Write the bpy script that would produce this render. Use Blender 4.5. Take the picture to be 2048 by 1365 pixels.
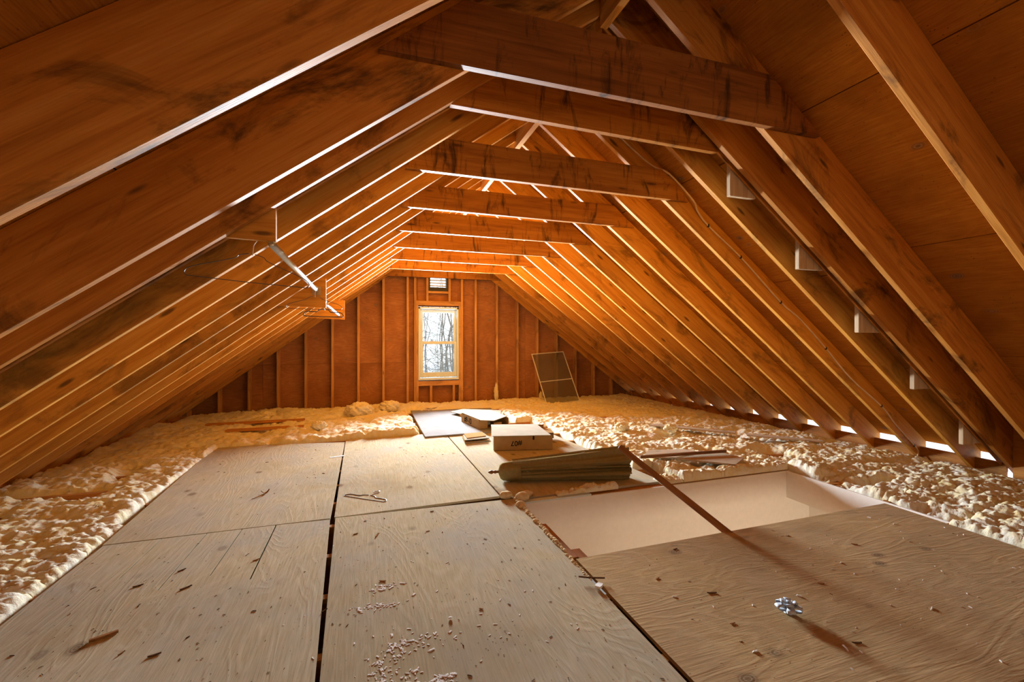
import bpy, math, random
import numpy as np
from mathutils import Vector, Matrix, Euler

for o in list(bpy.data.objects):
    bpy.data.objects.remove(o, do_unlink=True)
scene = bpy.context.scene
COL = scene.collection

# ------------------------------------------------------------------ camera, world, lights, exposure
CAM_Z = 1.168
cam_data = bpy.data.cameras.new('camera')
cam_data.sensor_width = 36.0
cam_data.lens = 36.0 * 879.2 / 2048.0
cam_data.shift_y = -5.4 / 2048.0
cam_data.clip_start = 0.02
cam = bpy.data.objects.new('camera', cam_data)
cam.location = (0, 0, CAM_Z)
cam.rotation_euler = (math.radians(90), 0, math.radians(-18.346))
COL.objects.link(cam)
scene.camera = cam

world = bpy.data.worlds.new('world')
scene.world = world
world.use_nodes = True
bg = world.node_tree.nodes['Background']
bg.inputs['Color'].default_value = (0.90, 0.95, 1.0, 1)
bg.inputs['Strength'].default_value = 2.2

def area_light(name, loc, rot, sx, sy, power, color, cam_vis=True, spread=180):
    d = bpy.data.lights.new(name, 'AREA')
    d.shape = 'RECTANGLE'; d.size = sx; d.size_y = sy
    d.energy = power; d.color = color
    d.spread = math.radians(spread)
    o = bpy.data.objects.new(name, d)
    o.location = loc; o.rotation_euler = rot
    COL.objects.link(o)
    o.visible_camera = cam_vis
    return o
# daylight coming in through the gable window at the far end (faces -y)
area_light('window_daylight', (1.23, 7.80, 1.10), (math.radians(104), 0, math.radians(180)), 0.56, 1.06, 620, (0.80, 0.91, 1.0), cam_vis=False, spread=112)
# added warm fill behind the camera, imitating bounce off the orange wood (faces +y)
area_light('rear_fill', (1.28, -2.25, 1.35), (math.radians(90), 0, 0), 1.1, 1.2, 6, (1.0, 0.58, 0.22))
# ceiling lamp of the room under the hatch
area_light('stairwell_lamp', (2.9, 0.6, -0.32), (math.radians(40), 0, 0), 0.5, 0.5, 54, (1.0, 0.81, 0.60))

scene.view_settings.view_transform = 'Standard'
scene.view_settings.look = 'None'
scene.view_settings.exposure = 0.0
scene.view_settings.gamma = 1.0
scene.view_settings.use_curve_mapping = False
scene.cycles.max_bounces = 5
scene.cycles.diffuse_bounces = 5
scene.cycles.glossy_bounces = 2
scene.cycles.use_adaptive_sampling = True
scene.cycles.adaptive_threshold = 0.07
scene.cycles.adaptive_min_samples = 14
scene.cycles.transparent_max_bounces = 12
scene.cycles.sample_clamp_indirect = 6.0
scene.cycles.caustics_reflective = False
scene.cycles.caustics_refractive = False
scene.cycles.use_denoising = True

# ------------------------------------------------------------------ roof geometry constants (fitted)
XR = 1.2844            # ridge x
ZB = 2.945             # apex of the plane through the rafter undersides
SL = 0.75              # 9 in 12 pitch
CS, SN = 0.8, 0.6
def zplane(x, off=0.0):  # vertical offset off
    return ZB + off - SL * abs(x - XR)
SP = 0.4154
RY = {k: 2.4646 + i * SP for i, k in enumerate('DEFGHIJKLMNOPQ')}
NEAR = {'A': (1.294, 0.0447), 'B': (1.925, 0.0686), 'C': (2.217, 0.0806)}
WALL_Y = 7.866

# ------------------------------------------------------------------ node helpers
class NT:
    def __init__(self, name):
        self.m = bpy.data.materials.new(name); self.m.use_nodes = True
        self.t = self.m.node_tree
        self.b = self.t.nodes['Principled BSDF']
        self.tc = self.n('ShaderNodeTexCoord')
    def n(self, typ, **kw):
        nd = self.t.nodes.new(typ)
        for k, v in kw.items():
            setattr(nd, k, v)
        return nd
    def link(self, a, b): self.t.links.new(a, b)
    def mapping(self, scale=(1, 1, 1), src=None, rnd=0.0):
        mp = self.n('ShaderNodeMapping')
        mp.inputs['Scale'].default_value = scale
        self.link(src or self.tc.outputs['Object'], mp.inputs['Vector'])
        if rnd:
            oi = self.n('ShaderNodeObjectInfo')
            mul = self.n('ShaderNodeMath', operation='MULTIPLY'); mul.inputs[1].default_value = rnd
            self.link(oi.outputs['Random'], mul.inputs[0])
            cmb = self.n('ShaderNodeCombineXYZ')
            for i in range(3): self.link(mul.outputs[0], cmb.inputs[i])
            self.link(cmb.outputs[0], mp.inputs['Location'])
        return mp.outputs['Vector']
    def noise(self, vec, scale, detail=4, rough=0.55, dist=0.0):
        nd = self.n('ShaderNodeTexNoise')
        nd.inputs['Scale'].default_value = scale; nd.inputs['Detail'].default_value = detail
        nd.inputs['Roughness'].default_value = rough; nd.inputs['Distortion'].default_value = dist
        self.link(vec, nd.inputs['Vector'])
        return nd.outputs['Fac']
    def voronoi(self, vec, scale, rnd=1.0):
        nd = self.n('ShaderNodeTexVoronoi'); nd.inputs['Scale'].default_value = scale
        nd.inputs['Randomness'].default_value = rnd
        self.link(vec, nd.inputs['Vector']); return nd.outputs['Distance']
    def ramp(self, fac, stops):
        nd = self.n('ShaderNodeValToRGB'); cr = nd.color_ramp
        while len(cr.elements) < len(stops): cr.elements.new(0.5)
        for e, (p, c) in zip(cr.elements, stops):
            e.position = p; e.color = (c if len(c) == 4 else (*c, 1)) if not isinstance(c, (int, float)) else (c, c, c, 1)
        self.link(fac, nd.inputs['Fac']); return nd.outputs['Color']
    def mix(self, fac, a, b, mode='MIX'):
        nd = self.n('ShaderNodeMix', data_type='RGBA', blend_type=mode)
        for sock, v in ((nd.inputs[0], fac), (nd.inputs[6], a), (nd.inputs[7], b)):
            if isinstance(v, (int, float)): sock.default_value = v
            elif isinstance(v, tuple): sock.default_value = (*v, 1) if len(v) == 3 else v
            else: self.link(v, sock)
        return nd.outputs[2]
    def math(self, op, a, b=None):
        nd = self.n('ShaderNodeMath', operation=op)
        for i, v in enumerate((a, b)):
            if v is None: continue
            if isinstance(v, (int, float)): nd.inputs[i].default_value = v
            else: self.link(v, nd.inputs[i])
        return nd.outputs[0]
    def tint(self, lo, hi):
        oi = self.n('ShaderNodeObjectInfo')
        return self.ramp(oi.outputs['Random'], [(0, lo), (1, hi)])
    def bump(self, h, strength=0.3, dist=0.01):
        nd = self.n('ShaderNodeBump'); nd.inputs['Strength'].default_value = strength
        nd.inputs['Distance'].default_value = dist
        self.link(h, nd.inputs['Height']); self.link(nd.outputs[0], self.b.inputs['Normal'])
    def out(self, col, rough=0.7, metal=0.0, spec=0.25):
        if isinstance(col, tuple): self.b.inputs['Base Color'].default_value = (*col, 1)
        else: self.link(col, self.b.inputs['Base Color'])
        if metal == 0 and rough >= 0.7:          # dull surfaces: plain diffuse
            d = self.n('ShaderNodeBsdfDiffuse')
            if isinstance(col, tuple): d.inputs['Color'].default_value = (*col, 1)
            else: self.link(col, d.inputs['Color'])
            nl = self.b.inputs['Normal'].links
            if nl: self.link(nl[0].from_socket, d.inputs['Normal'])
            self.link(d.outputs[0], self.t.nodes['Material Output'].inputs['Surface'])
            self.t.nodes.remove(self.b)
            return self.m
        self.b.inputs['Roughness'].default_value = rough
        self.b.inputs['Metallic'].default_value = metal
        self.b.inputs['Specular IOR Level'].default_value = spec
        return self.m

def lumber(name, light, mid, dark, stain=0.5, stain_col=(0.05, 0.02, 0.008), vert=False):
    """sawn softwood; grain along local X"""
    t = NT(name)
    v = t.mapping((1, 1, 1), rnd=37.0)
    g1 = t.noise(t.mapping((1.6, 28, 28), rnd=37.0), 1.0, 5, 0.6, 0.6)
    g2 = t.noise(t.mapping((6, 160, 160), rnd=37.0), 1.0, 3, 0.6)
    col = t.ramp(g1, [(0.28, dark), (0.5, mid), (0.72, light)])
    col = t.mix(0.28, col, t.ramp(g2, [(0.3, dark), (0.7, light)]))
    # knots
    kn = t.voronoi(t.mapping((1.1, 4.5, 4.5), rnd=37.0), 1.7)
    kf = t.ramp(kn, [(0.055, 1.0), (0.11, 0.0)])
    col = t.mix(t.math('MULTIPLY', kf, 0.8), col, (0.07, 0.025, 0.008))
    # dark water stains with ragged shapes
    s = t.noise(t.mapping((1.4, 3, 3) if not vert else (9, 2.0, 2.0), rnd=37.0), 1.3, 8, 0.68, 0.8)
    sf = t.ramp(s, [(0.53, 0.0), (0.66, stain)])
    col = t.mix(sf, col, stain_col)
    big = t.noise(t.mapping((0.7, 1, 1), rnd=37.0), 1.0, 2, 0.5)
    col = t.mix(0.45, col, t.mix(1.0, col, t.ramp(big, [(0.3, (0.62, 0.55, 0.5)), (0.7, (1.15, 1.12, 1.05))]), 'MULTIPLY'))
    col = t.mix(1.0, col, t.tint((0.82, 0.80, 0.76), (1.08, 1.06, 1.0)), 'MULTIPLY')
    t.bump(g2, 0.2, 0.003)
    return t.out(col, 0.58, spec=0.20)

def plywood(name, light, mid, dark, ax=0, wear=(0.45, 0.40, 0.36), speck=1.0, ring=1.0):
    """rotary-cut veneer: contour grain along local axis ax, knots, filled patches, dirt"""
    t = NT(name)
    sc = (0.55, 2.1, 2.1) if ax == 0 else (2.1, 0.55, 2.1)
    fld = t.noise(t.mapping(sc, rnd=23.0), 1.0, 3, 0.45, 0.35)
    rings = t.math('SINE', t.math('MULTIPLY', fld, 190.0))
    rr = t.ramp(rings, [(0.0, 0.0), (0.9, 1.0)])
    fine = t.noise(t.mapping((7, 150, 150) if ax == 0 else (150, 7, 150), rnd=23.0), 1.0, 4, 0.65)
    col = t.mix(t.math('MULTIPLY', rr, 0.42 * ring), mid, light)
    col = t.mix(0.45, col, t.ramp(fine, [(0.3, dark), (0.62, light)]))
    blot = t.noise(t.mapping((1, 1, 1), rnd=23.0), 2.3, 5, 0.6, 0.3)
    col = t.mix(t.ramp(blot, [(0.40, 0.0), (0.72, 0.7)]), col, wear)
    blot2 = t.noise(t.mapping((1, 1, 1), rnd=51.0), 1.1, 4, 0.6, 0.2)
    col = t.mix(t.ramp(blot2, [(0.52, 0.0), (0.75, 0.55)]), col, dark)
    kn = t.voronoi(t.mapping((3.0, 4.2, 4.2) if ax == 0 else (4.2, 3.0, 4.2), rnd=23.0), 1.35)
    kr = t.math('SINE', t.math('MULTIPLY', kn, 120.0))
    kf = t.ramp(kn, [(0.09, 0.95), (0.2, 0.0)])
    kmask = t.ramp(t.noise(t.mapping((1, 1, 1), rnd=31.0), 2.6, 2, 0.5), [(0.46, 0.0), (0.58, 0.75)])
    col = t.mix(t.math('MULTIPLY', kf, kmask), col, t.mix(t.ramp(kr, [(0, 0.0), (1, 1.0)]), (0.13, 0.08, 0.045), (0.3, 0.22, 0.15)))
    sp = t.voronoi(t.mapping((1.0, 2.2, 2.2) if ax == 0 else (2.2, 1.0, 2.2), rnd=11.0), 26.0)
    spm = t.noise(t.mapping((1, 1, 1), rnd=7.0), 5.0, 3, 0.6)
    sf = t.math('MULTIPLY', t.ramp(sp, [(0.07, 1.0), (0.13, 0.0)]), t.ramp(spm, [(0.45, 0.0), (0.6, 0.8 * speck)]))
    col = t.mix(sf, col, (0.055, 0.03, 0.015))
    col = t.mix(1.0, col, t.tint((0.9, 0.88, 0.86), (1.05, 1.05, 1.05)), 'MULTIPLY')
    t.bump(t.math('ADD', t.math('MULTIPLY', rr, 0.35), fine), 0.35, 0.003)
    return t.out(col, 0.75, spec=0.12)

def plain(name, col, rough=0.6, metal=0.0, spec=0.3, var=0.12, scale=12.0, bump=0.0):
    t = NT(name)
    f = t.noise(t.mapping((1, 1, 1), rnd=9.0), scale, 5, 0.6)
    lo = tuple(c * (1 - var) for c in col); hi = tuple(min(1, c * (1 + var)) for c in col)
    c = t.ramp(f, [(0.3, lo), (0.7, hi)])
    if bump: t.bump(f, bump, 0.004)
    return t.out(c, rough, metal, spec)

M = {}
M['rafter'] = lumber('rafter_wood', (0.76, 0.40, 0.085), (0.66, 0.295, 0.040), (0.44, 0.155, 0.016), 0.55)
M['rafter_near'] = lumber('rafter_wood_near', (0.68, 0.32, 0.075), (0.56, 0.22, 0.032), (0.32, 0.10, 0.012), 0.8)
M['collar'] = lumber('collar_tie_wood', (0.60, 0.26, 0.035), (0.48, 0.18, 0.020), (0.26, 0.08, 0.009), 0.85, (0.04, 0.014, 0.006), vert=True)
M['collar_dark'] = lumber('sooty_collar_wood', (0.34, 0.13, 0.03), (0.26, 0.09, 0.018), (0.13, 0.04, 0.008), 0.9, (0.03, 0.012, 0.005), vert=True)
M['stud'] = lumber('stud_wood', (0.62, 0.36, 0.15), (0.52, 0.265, 0.09), (0.34, 0.15, 0.045), 0.4)
M['sheathing'] = plywood('roof_sheathing', (0.55, 0.235, 0.035), (0.44, 0.165, 0.020), (0.24, 0.075, 0.009), ax=1, wear=(0.26, 0.09, 0.012), speck=1.2)
M['wallply'] = plywood('wall_sheathing', (0.46, 0.21, 0.085), (0.35, 0.14, 0.05), (0.17, 0.06, 0.02), ax=0, wear=(0.22, 0.085, 0.032), speck=1.5, ring=1.5)
M['floorply'] = plywood('floor_plywood', (0.63, 0.55, 0.385), (0.525, 0.44, 0.275), (0.35, 0.262, 0.14), ax=1, wear=(0.44, 0.415, 0.36), ring=1.2)
M['floorply_x'] = plywood('floor_plywood_cross', (0.56, 0.40, 0.21), (0.45, 0.30, 0.14), (0.26, 0.155, 0.065), ax=0, wear=(0.38, 0.26, 0.15), ring=1.3)
M['joist'] = lumber('joist_wood', (0.62, 0.30, 0.075), (0.50, 0.21, 0.045), (0.30, 0.11, 0.02), 0.4)
M['block'] = lumber('block_wood', (0.66, 0.52, 0.36), (0.54, 0.40, 0.26), (0.36, 0.24, 0.14), 0.3)
M['scrap'] = plywood('scrap_plywood', (0.62, 0.50, 0.36), (0.52, 0.40, 0.27), (0.34, 0.22, 0.12), ax=0, wear=(0.5, 0.4, 0.3), speck=0.4)
M['pole'] = lumber('pole_wood', (0.36, 0.17, 0.06), (0.27, 0.115, 0.038), (0.15, 0.055, 0.018), 0.3)
M['drywall'] = plain('white_drywall', (0.80, 0.76, 0.70), 0.85, var=0.03, scale=30)
M['paint'] = plain('white_window_paint', (0.60, 0.68, 0.68), 0.5, var=0.04)
M['cardboard'] = plain('brown_cardboard', (0.37, 0.22, 0.095), 0.8, var=0.10, scale=9)
M['card_pale'] = plain('pale_cardboard', (0.42, 0.37, 0.29), 0.8, var=0.08, scale=9)
M['ink'] = plain('black_ink', (0.015, 0.013, 0.012), 0.7, var=0.1)
M['grey_board'] = plain('grey_hardboard', (0.27, 0.26, 0.25), 0.75, var=0.10, scale=6)
M['canvas'] = plain('olive_canvas', (0.27, 0.205, 0.085), 0.85, var=0.10, scale=40, bump=0.2)
M['canvas_trim'] = plain('pale_piping', (0.50, 0.47, 0.38), 0.8)
M['dark'] = plain('dark_plastic', (0.025, 0.022, 0.02), 0.5)
M['steel'] = plain('galvanised_steel', (0.72, 0.73, 0.74), 0.32, 0.85, 0.5, var=0.08)
M['wire'] = plain('dark_wire', (0.10, 0.085, 0.07), 0.4, 0.7, 0.5)
M['alu'] = plain('screen_frame_metal', (0.70, 0.66, 0.60), 0.45, 0.3, 0.4)
M['cable'] = plain('cable_jacket', (0.74, 0.54, 0.34), 0.55)
M['foam'] = plain('expanding_foam', (0.66, 0.52, 0.30), 0.7, var=0.2, scale=30, bump=0.3)
M['paper'] = plain('white_paper', (0.86, 0.86, 0.85), 0.7, var=0.03)
M['silver'] = plain('silver_ribbon', (0.50, 0.55, 0.60), 0.5, 0.25, 0.4)
M['chip'] = plain('wood_chip', (0.30, 0.14, 0.055), 0.75, var=0.4, scale=60)
M['chip_dark'] = plain('bark_chip', (0.10, 0.045, 0.02), 0.8, var=0.4, scale=60)
M['plaster'] = plain('plaster_crumbs', (0.82, 0.78, 0.72), 0.9, var=0.12, scale=60)
M['bark'] = plain('tree_bark', (0.20, 0.19, 0.165), 0.9, var=0.35, scale=3)
M['snow'] = plain('snow', (0.82, 0.84, 0.88), 0.8, var=0.03, scale=1)
M['vent'] = plain('vent_louvre', (0.66, 0.63, 0.58), 0.5)

def insulation_mat():
    t = NT('fibreglass_wool')
    big = t.noise(t.mapping((1, 1, 1), src=t.tc.outputs['Object']), 3.5, 4, 0.6, 0.3)
    fine = t.noise(t.mapping((1, 1, 1)), 60.0, 5, 0.7)
    med = t.noise(t.mapping((1, 1, 1)), 14.0, 5, 0.65)
    col = t.ramp(big, [(0.36, (0.88, 0.71, 0.33)), (0.52, (0.90, 0.81, 0.55)), (0.66, (0.92, 0.88, 0.75))])
    col = t.mix(t.ramp(med, [(0.46, 0.0), (0.64, 0.7)]), col, (0.88, 0.86, 0.80))
    col = t.mix(0.25, col, t.ramp(fine, [(0.3, (0.70, 0.50, 0.17)), (0.7, (0.90, 0.82, 0.64))]))
    t.bump(t.math('ADD', fine, med), 0.5, 0.010)
    m = t.out(col, 1.0, spec=0.05)
    out = t.t.nodes['Material Output']; df = out.inputs['Surface'].links[0].from_node
    tl_ = t.n('ShaderNodeBsdfTranslucent')
    t.link(t.mix(1.0, col, (1.0, 0.86, 0.52), 'MULTIPLY'), tl_.inputs['Color'])
    mx = t.n('ShaderNodeMixShader'); mx.inputs[0].default_value = 0.12
    t.link(df.outputs[0], mx.inputs[1]); t.link(tl_.outputs[0], mx.inputs[2])
    t.link(mx.outputs[0], out.inputs['Surface'])
    return m
M['wool'] = insulation_mat()

def glass_mat():
    t = NT('window_glass')
    tr = t.n('ShaderNodeBsdfTransparent'); tr.inputs[0].default_value = (0.96, 0.98, 0.98, 1)
    gl = t.n('ShaderNodeBsdfGlossy'); gl.inputs['Roughness'].default_value = 0.02
    mx = t.n('ShaderNodeMixShader'); mx.inputs[0].default_value = 0.06
    t.link(tr.outputs[0], mx.inputs[1]); t.link(gl.outputs[0], mx.inputs[2])
    t.link(mx.outputs[0], t.t.nodes['Material Output'].inputs['Surface'])
    return t.m
M['glass'] = glass_mat()

def mesh_mat():
    t = NT('insect_mesh')
    tr = t.n('ShaderNodeBsdfTransparent')
    df = t.n('ShaderNodeBsdfDiffuse'); df.inputs[0].default_value = (0.16, 0.14, 0.10, 1)
    mx = t.n('ShaderNodeMixShader'); mx.inputs[0].default_value = 0.30
    t.link(tr.outputs[0], mx.inputs[1]); t.link(df.outputs[0], mx.inputs[2])
    t.link(mx.outputs[0], t.t.nodes['Material Output'].inputs['Surface'])
    return t.m
M['mesh'] = mesh_mat()

# ------------------------------------------------------------------ mesh helpers
def meshdata(name, verts, faces):
    me = bpy.data.meshes.new(name)
    me.from_pydata([tuple(v) for v in verts], [], [tuple(f) for f in faces])
    me.update()
    return me

def obj(name, me, mat=None, parent=None, matrix=None, smooth=False):
    o = bpy.data.objects.new(name, me)
    COL.objects.link(o)
    if mat is not None and len(me.materials) == 0: me.materials.append(mat)
    if parent is not None: o.parent = parent
    if matrix is not None: o.matrix_basis = matrix
    if smooth:
        me.polygons.foreach_set('use_smooth', [True] * len(me.polygons))
    return o

def empty(name, loc=(0, 0, 0), rot=(0, 0, 0)):
    o = bpy.data.objects.new(name, None); COL.objects.link(o)
    o.location = loc; o.rotation_euler = rot; o.empty_display_size = 0.05
    return o

def tag(o, label=None, cat=None, group=None, kind=None):
    if label: o['label'] = label
    if cat: o['category'] = cat
    if group: o['group'] = group
    if kind: o['kind'] = kind
    return o

BOXF = [(0, 3, 2, 1), (4, 5, 6, 7), (0, 1, 5, 4), (1, 2, 6, 5), (2, 3, 7, 6), (3, 0, 4, 7)]
def boxv(x0, x1, y0, y1, z0, z1):
    return [(x0, y0, z0), (x1, y0, z0), (x1, y1, z0), (x0, y1, z0), (x0, y0, z1), (x1, y0, z1), (x1, y1, z1), (x0, y1, z1)]

def bevel_mesh(me, w, seg=1):
    import bmesh
    bm = bmesh.new(); bm.from_mesh(me)
    bmesh.ops.bevel(bm, geom=list(bm.edges), offset=w, segments=seg, affect='EDGES', profile=0.5)
    bm.to_mesh(me); bm.free()
    return me

def box(name, x0, x1, y0, y1, z0, z1, mat, parent=None, bev=0.0, axis=None):
    """box whose object origin is its centre; axis='z'/'y' turns the local X (grain) along that axis"""
    c = Vector(((x0 + x1) / 2, (y0 + y1) / 2, (z0 + z1) / 2))
    d = ((x1 - x0) / 2, (y1 - y0) / 2, (z1 - z0) / 2)
    if axis == 'z':
        R = Matrix(((0, 0, -1), (0, 1, 0), (1, 0, 0))).to_4x4(); d = (d[2], d[1], d[0])
    elif axis == 'y':
        R = Matrix(((0, -1, 0), (1, 0, 0), (0, 0, 1))).to_4x4(); d = (d[1], d[0], d[2])
    else:
        R = Matrix.Identity(4)
    me = meshdata(name, boxv(-d[0], d[0], -d[1], d[1], -d[2], d[2]), BOXF)
    if bev: bevel_mesh(me, bev)
    return obj(name, me, mat, parent, Matrix.Translation(c) @ R)

def prism(name, poly, y0, y1, mat, parent=None, matrix=None):
    """extrude polygon given in (x,z) from y0 to y1"""
    n = len(poly)
    v = [(p[0], y0, p[1]) for p in poly] + [(p[0], y1, p[1]) for p in poly]
    f = [tuple(range(n)), tuple(range(2 * n - 1, n - 1, -1))]
    f += [(i, i + n, (i + 1) % n + n, (i + 1) % n) for i in range(n)]
    return obj(name, meshdata(name, v, f), mat, parent, matrix)

def slab(name, poly, z0, z1, mat, parent=None, origin=None, rotz=0.0):
    """extrude polygon (x,y) between z0 and z1"""
    n = len(poly)
    a = sum((poly[i][0] * poly[(i + 1) % n][1] - poly[(i + 1) % n][0] * poly[i][1]) for i in range(n))
    if a < 0: poly = poly[::-1]
    ox, oy = origin if origin else (sum(p[0] for p in poly) / n, sum(p[1] for p in poly) / n)
    v = [(p[0] - ox, p[1] - oy, 0) for p in poly] + [(p[0] - ox, p[1] - oy, z1 - z0) for p in poly]
    f = [tuple(range(n - 1, -1, -1)), tuple(range(n, 2 * n))]
    f += [(i, (i + 1) % n, (i + 1) % n + n, i + n) for i in range(n)]
    return obj(name, meshdata(name, v, f), mat, parent, Matrix.Translation((ox, oy, z0)) @ Matrix.Rotation(rotz, 4, 'Z'))

def tube_vf(pts, rad, sides=8, closed=False, cap=True):
    pts = [Vector(p) for p in pts]; n = len(pts)
    V, F = [], []
    rads = rad if isinstance(rad, (list, tuple)) else [rad] * n
    prev = None
    for i, p in enumerate(pts):
        a = pts[(i - 1) % n] if (closed or i > 0) else p
        b = pts[(i + 1) % n] if (closed or i < n - 1) else p
        t = (b - a)
        if t.length < 1e-9: t = Vector((0, 0, 1))
        t.normalize()
        if prev is None:
            u = t.orthogonal().normalized()
        else:
            u = prev - t * prev.dot(t)
            u = u.normalized() if u.length > 1e-6 else t.orthogonal().normalized()
        prev = u
        w = t.cross(u)
        for k in range(sides):
            an = 2 * math.pi * k / sides
            V.append(p + (u * math.cos(an) + w * math.sin(an)) * rads[i])
    m = n if closed else n - 1
    for i in range(m):
        for k in range(sides):
            a = i * sides + k; b = i * sides + (k + 1) % sides
            c = ((i + 1) % n) * sides + (k + 1) % sides; d = ((i + 1) % n) * sides + k
            F.append((a, b, c, d))
    if cap and not closed:
        F.append(tuple(range(sides - 1, -1, -1)))
        F.append(tuple(range((n - 1) * sides, n * sides)))
    return V, F

def tube(name, pts, rad, mat, parent=None, sides=8, closed=False, matrix=None):
    V, F = tube_vf(pts, rad, sides, closed)
    return obj(name, meshdata(name, V, F), mat, parent, matrix, smooth=True)

def smooth_path(pts, n=6):
    P = [Vector(p) for p in pts]; out = []
    for i in range(len(P) - 1):
        p0 = P[max(i - 1, 0)]; p1 = P[i]; p2 = P[i + 1]; p3 = P[min(i + 2, len(P) - 1)]
        for k in range(n):
            t = k / n
            out.append(0.5 * ((2 * p1) + (p2 - p0) * t + (2 * p0 - 5 * p1 + 4 * p2 - p3) * t * t + (3 * p1 - p0 - 3 * p2 + p3) * t ** 3))
    out.append(P[-1]); return out

def clip_poly(poly, a, b, c):
    """keep a*x+b*z<=c"""
    out = []
    for i in range(len(poly)):
        p, q = poly[i], poly[(i + 1) % len(poly)]
        dp, dq = a * p[0] + b * p[1] - c, a * q[0] + b * q[1] - c
        if dp <= 0: out.append(p)
        if dp * dq < 0:
            t = dp / (dp - dq); out.append((p[0] + t * (q[0] - p[0]), p[1] + t * (q[1] - p[1])))
    return out

# value noise for the wool
def vnoise(x, y, seed):
    xi = np.floor(x).astype(np.int64); yi = np.floor(y).astype(np.int64)
    fx = x - xi; fy = y - yi
    fx = fx * fx * (3 - 2 * fx); fy = fy * fy * (3 - 2 * fy)
    def h(a, b):
        n = (a * 374761393 + b * 668265263 + seed * 974711) & 0x7fffffff
        n = ((n ^ (n >> 13)) * 1274126177) & 0x7fffffff
        return ((n ^ (n >> 16)) & 0xffff) / 65535.0
    return (h(xi, yi) * (1 - fx) + h(xi + 1, yi) * fx) * (1 - fy) + (h(xi, yi + 1) * (1 - fx) + h(xi + 1, yi + 1) * fx) * fy
def bill(x, y, s, seed):   # puffy pillows with sharp creases between them
    n = vnoise(x / s, y / s, seed) * 2 - 1
    return 1 - (1 - np.abs(n)) ** 2 * 1.0
def puff(x, y, s, seed):
    """rounded cell pillows (worley)"""
    gx, gy = x / s, y / s
    xi = np.floor(gx).astype(np.int64); yi = np.floor(gy).astype(np.int64)
    best = np.full(x.shape, 9.0)
    for dx in (-1, 0, 1):
        for dy in (-1, 0, 1):
            a, b = xi + dx, yi + dy
            n = (a * 374761393 + b * 668265263 + seed * 974711) & 0x7fffffff
            n = ((n ^ (n >> 13)) * 1274126177) & 0x7fffffff
            px = a + ((n ^ (n >> 16)) & 0xff) / 255.0
            py = b + (((n ^ (n >> 16)) >> 8) & 0xff) / 255.0
            best = np.minimum(best, (px - gx) ** 2 + (py - gy) ** 2)
    return 1 - np.clip(best, 0, 1)

# ================================================================== SETTING
# ------------------------------------------------------------------ roof
ceiling = tag(empty('ceiling', (XR, 3.0, ZB)), kind='structure')
def world_child(o):     # children keep their world placement under a parent that only has a location
    if o.parent is not None:
        o.matrix_basis = o.parent.matrix_basis.inverted() @ o.matrix_basis
    return o

raf_cache = {}
def rafter(side, y, off, depth, tail, mat, width=0.038, x_in=0.022, name='rafter'):
    key = (depth, tail, width, x_in, mat.name)
    if key not in raf_cache:
        X0 = x_in / CS; X1 = tail / CS
        # local X down the slope, local Z up out of the roof; plumb cuts at both ends
        prof = [(X0, 0), (X1, 0), (X1 - SL * depth, depth), (X0 - SL * depth, depth)]
        v = [(p[0], -width / 2, p[1]) for p in prof] + [(p[0], width / 2, p[1]) for p in prof]
        me = meshdata('rafter', v, [(0, 1, 2, 3), (7, 6, 5, 4), (0, 4, 5, 1), (1, 5, 6, 2), (2, 6, 7, 3), (3, 7, 4, 0)])
        bevel_mesh(me, 0.0025)
        me.materials.append(mat)
        raf_cache[key] = me
    s = side
    Mx = Matrix(((s * CS, 0, s * SN, XR), (0, s, 0, y + width / 2), (-SN, 0, CS, ZB + off), (0, 0, 0, 1)))
    o = obj(name, raf_cache[key], None, ceiling, Mx)
    return world_child(o)

for k, y in RY.items():
    for s in (-1, 1):
        rafter(s, y, 0.0, 0.184, 4.05, M['rafter'])
near_list = [(y, o) for y, o in NEAR.values()]
yy = NEAR['A'][0]
for i in range(1, 6):
    near_list.append((yy - 0.61 * i, 0.0447))
for y, off in near_list:
    for s in (-1, 1):
        rafter(s, y, off, 0.335 - off * 0.8, 4.05, M['rafter_near'])
# board closing the step between the two roof heights, just behind the last deep rafter pair
rafter(-1, 2.294, 0.088, 0.27, 4.05, M['rafter_near'], width=0.024)
rafter(1, 2.284, 0.088, 0.27, 4.05, M['rafter_near'], width=0.016)

# ridge boards
for (y0, y1, zb, zt) in ((-2.3, 2.215, 2.935, 3.36), (2.27, 7.95, 2.868, 3.16)):
    world_child(box('ridge_board', XR - 0.022, XR + 0.022, y0, y1, zb, zt, M['rafter'], ceiling, axis='y'))

# collar ties (tapered ends follow the roof slope)
def collar(y, zb, h, xl, xr, mat, shear=0.0, offv=0.0, thick=0.038, topoff=0.21):
    zt = zb + h
    # clip the top corners under the sheathing
    def xlim(z, s): return XR + s * ((ZB + offv + topoff - z) / SL)
    l0, r0 = max(xl, xlim(zb, -1)), min(xr, xlim(zb, 1))
    l1, r1 = max(xl, xlim(zt, -1)), min(xr, xlim(zt, 1))
    cx = (l0 + r0) / 2; cz = (zb + zt) / 2
    poly = [(l0 - cx, zb - cz), (r0 - cx, zb - cz), (r1 - cx, zt - cz), (l1 - cx, zt - cz)]
    o = prism('collar_tie', poly, -thick / 2, thick / 2, mat, ceiling,
              Matrix.Translation((cx, y + thick / 2, cz)) @ Matrix.Rotation(shear, 4, 'Z'))
    bevel_mesh(o.data, 0.002)
    world_child(o)
collar(1.887 - 0.002, 2.36, 0.29, 0.044, 2.55, M['collar_dark'], offv=0.0, topoff=0.36)
collar(2.262, 2.372, 0.235, 0.41, 2.16, M['collar'], shear=0.022, offv=0.0, topoff=0.30)
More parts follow.
